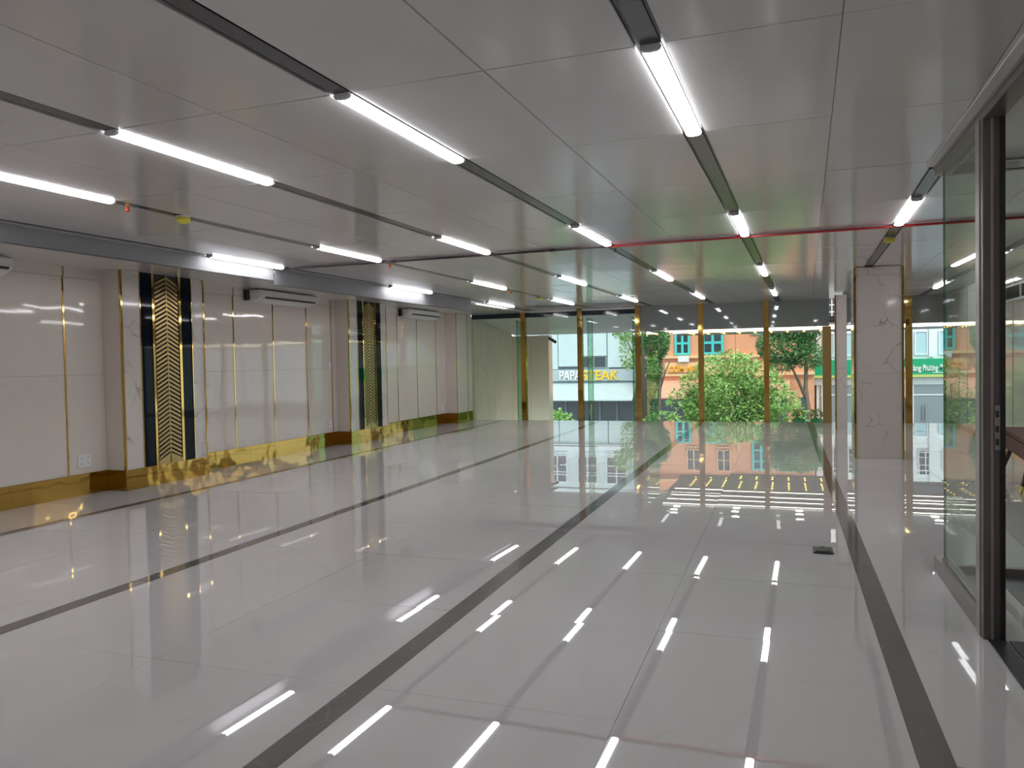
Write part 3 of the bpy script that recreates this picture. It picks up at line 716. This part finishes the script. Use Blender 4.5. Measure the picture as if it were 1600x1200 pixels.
# C: white bank building with the long green sign
YK = 46.0
t = thing('bank_building', (5.5, YK+3, -4.2), 'white bank building with long green sign right of the pillar', 'building')
box('wall', 1.6, 11, YK, YK+8, -4.2, 9, 'bank_white', t)
for x in (1.9, 3.0, 4.1, 5.2, 6.42, 7.55, 8.6): 
    win(t, x, x+.62, 1.5, 2.75, YK-.02, 'bank_white', 'bank_blue', 1, 1, .05)
    win(t, x+.15, x+.85, 3.5, 4.7, YK-.02, 'bank_white', 'pane_dark', 2, 3, .05); win(t, x+.15, x+.85, 5.9, 7.2, YK-.02, 'bank_white', 'pane_dark', 2, 3, .05)
for x in (2.7, 4.9, 7.2, 9.4): box('facade_pilaster', x-.12, x+.12, YK-.12, YK, 1.4, 8.5, 'bank_white', t)
sb = box('sign_band', 1.4, 11, YK-.4, YK, .48, 1.30, 'bank_green', t)
box('sign_stripe', 1.4, 11, YK-.42, YK, .34, .48, 'bank_lime', t)
text_mesh('sign_letters', 'Ngân Hàng', .44, .02, 'letter_white', sb, (5.42, YK-.425, .68), 1.25, .006)
text_mesh('sign_letters', 'Phương', .44, .02, 'letter_white', sb, (6.75, YK-.425, .68), .70, .006)
text_mesh('sign_letters', 'Đông', .44, .02, 'letter_white', sb, (7.53, YK-.425, .68), .52, .006)
box('sign_underline', 7.2, 8.0, YK-.43, YK-.40, .56, .59, 'letter_white', sb)
box('lintel', 1.5, 11, YK-.1, YK, -.05, .30, 'bank_white', t)
box('shop_window', 1.8, 10.8, YK-.12, YK-.02, -4.0, -.05, 'shop_frame', t)
for x in (1.9, 2.9, 4.0, 5.2, 6.3, 7.9, 9): box('shop_mullion', x-.05, x+.05, YK-.16, YK-.02, -4.1, -.05, 'bank_white', t)
box('transom', 1.8, 10.8, YK-.15, YK-.02, -.62, -.56, 'bank_white', t)
for x in (6.78, 6.92): MB().tube([(x, YK-.2, -1.95), (x, YK-.2, -1.1)], [.025, .025], 8).build('door_handle', 'steel', t)
# ------------------------------------------------------------------ trees
def crown(name, parent, blobs, n, size, mat, seed):
    rnd = random.Random(seed); v = []; f = []; off = wloc(parent)
    tot = sum(b[3]*b[4]*b[5] for b in blobs)
    for (cx, cy_, cz, rx, ry, rz) in blobs:
        for _ in range(int(n*rx*ry*rz/tot)):
            while True:
                q = Vector((rnd.uniform(-1, 1), rnd.uniform(-1, 1), rnd.uniform(-1, 1)))
                if q.length <= 1: break
            q = q.normalized()*(q.length**.45)
            p = Vector((cx+q.x*rx, cy_+q.y*ry, cz+q.z*rz))-off
            d = Vector((rnd.gauss(0, 1)+q.x, rnd.gauss(0, 1)+q.y, rnd.gauss(-.3, .6))).normalized()
            s = d.cross(Vector((rnd.gauss(0, .5), rnd.gauss(0, .5), 1))).normalized()
            L = size*rnd.uniform(.7, 1.3); W = L*.38; up = d.cross(s)*L*.12
            k = len(v); v += [p, p+d*L*.45+s*W*.5+up, p+d*L, p+d*L*.45-s*W*.5+up]; f += [(k, k+1, k+2), (k, k+2, k+3)]
    me = bpy.data.meshes.new(name); me.from_pydata([tuple(q) for q in v], [], f); me.update()
    o = link(name, me, parent, mat=mat); o['kind'] = 'stuff'
    return o
def tree(label, base, trunk, branches, blobs, n, size, mat, seed, rad=.16):
    t = thing('street_tree', base, label, 'tree', 'street trees')
    tr = MB().tube(trunk, [rad*(1-.6*i/(len(trunk)-1)) for i in range(len(trunk))], 9).build('trunk', 'bark', t, smooth=True)
    for b in branches: MB().tube(b, [rad*.5*(1-.7*i/(len(b)-1)) for i in range(len(b))], 7).build('branch', 'bark', t, smooth=True)
    crown('foliage', t, blobs, n, size, mat, seed)
def brs(c, tips):
    return [[c, tuple((a+b)/2+d for a, b, d in zip(c, tp, (0, 0, .15))), tp] for tp in tips]
rnd0 = random.Random(21)
CL = [(-2.0, 31, -.5, 1.7, 1.5, 1.5), (-1.9, 31, -1.6, 2.4, 1.5, .8)]
for (dx, dz) in ((-2.35, -.75), (-2.6, -1.5), (-1.75, .1), (-1.25, .75), (-.6, 1.25), (.0, 1.55), (.55, 1.35), (1.05, .95), (1.5, .55), (1.95, .1), (2.2, -.6), (2.3, -1.3), (-.3, .5), (.8, .2), (-1.0, -.3)):
    CL.append((-2.05+dx, 31+rnd0.uniform(-1.3, .6), dz-.1, rnd0.uniform(.5, .75), rnd0.uniform(.5, .8), rnd0.uniform(.36, .55)))
tree('broad bushy green tree close behind the middle windows', (-1.9, 31, -4.2), [(-1.9, 31, -4.2), (-1.75, 31, -2.2), (-1.55, 31, -.9), (-1.45, 31, .2)],
     brs((-1.6, 31, -1.2), [(-3.6, 30.6, .2), (-.1, 31.4, .6), (-2.4, 31.6, 1.2), (-.6, 30.2, .2), (-3.8, 30.5, -1.0), (-1.4, 30.6, 1.3)]),
     CL, 19000, .185, 'leaf_bright', 3)
tree('tall dark green tree with forked trunk left of the green sign', (1.1, 37.5, -4.2), [(1.15, 37.5, -4.2), (1.05, 37.5, -1.5), (.85, 37.5, 0.1), (.9, 37.5, 1.6), (.7, 37.5, 3.0)],
     brs((.95, 37.5, -.6), [(.2, 37.3, 1.2), (-.3, 37.3, 2.2)])+brs((.9, 37.5, 1.4), [(1.5, 37.6, 2.4), (.1, 37.4, 2.9)]),
     [(0.0, 37.5, 2.1, 1.2, 1, .9), (1.0, 37.5, 1.6, .7, .8, .6), (.4, 37.5, 3.0, 1.3, 1.1, .8), (-.2, 37.5, 1.2, .6, .7, .35)], 7500, .19, 'leaf_dark', 5, .14)
tree('slender dark tree beside the green glass door', (-5.5, 36, -4.2), [(-5.6, 36, -4.2), (-5.5, 36, -1), (-5.35, 36, 1.2), (-5.3, 36, 2.8)],
     brs((-5.45, 36, 0), [(-4.9, 36, 1.5), (-5.8, 36, 1.8)]), [(-5.55, 36, 2.4, .55, .7, .9), (-5.65, 36, 1.1, .3, .6, .55)], 3200, .18, 'leaf_dark', 8, .12)
tree('loose green tree in front of the pale shop building', (-6.0, 34, -4.2), [(-6.05, 34, -4.2), (-6.02, 34, -1), (-6.03, 34, 1.5), (-6.2, 34, 2.6)],
     brs((-6.03, 34, 1), [(-6.5, 34, 1.9), (-6.6, 34, 2.6)]), [(-6.45, 34, 2.0, .35, .5, .9), (-6.6, 34, 2.9, .6, .6, .5)], 900, .17, 'leaf_bright', 9, .1)
t = thing('street_shrub', (-9.3, 31, -4.2), 'bright green shrub outside below the steak sign', 'shrub')
MB().tube([(-9.1, 31, -4.2), (-9.0, 31, -2), (-8.8, 31, -1)], [.08, .06, .03], 7).build('stem', 'bark', t)
crown('foliage', t, [(-8.9, 31, -1.3, .75, .7, .85), (-9.7, 31, -1.4, .6, .6, .75)], 2600, .2, 'leaf_shrub', 11)
def pot(x, y, label, flower):
    t = thing('potted_plant', (x, y, -.3), label, 'plant', 'potted plants outside')
    MB().lathe((x, y, -.3), [(.10, 0), (.14, .26), (.155, .26), (.155, .30), (.12, .30)], 14).build('pot', 'pot_green', t)
    crown('foliage', t, [(x, y, .12, .13, .13, .13)], 220, .07, 'leaf_shrub', 13)
    if flower:
        for dx, dz in ((.02, .24), (-.05, .2), (.08, .19)): MB().lathe((x+dx, y-.1, dz), [(.01, -.02), (.035, 0), (.01, .02)], 8).build('flower', 'flower_yellow', t)
pot(.30, 20.6, 'green potted plant with yellow flowers on the outer ledge', True)
pot(.72, 20.6, 'leafy potted plant on the outer ledge beside the broad gold post', False)
struct(box('trim_7', -8.3, 6, 19.62, 20.9, -.5, -.30, 'outer_stone'))
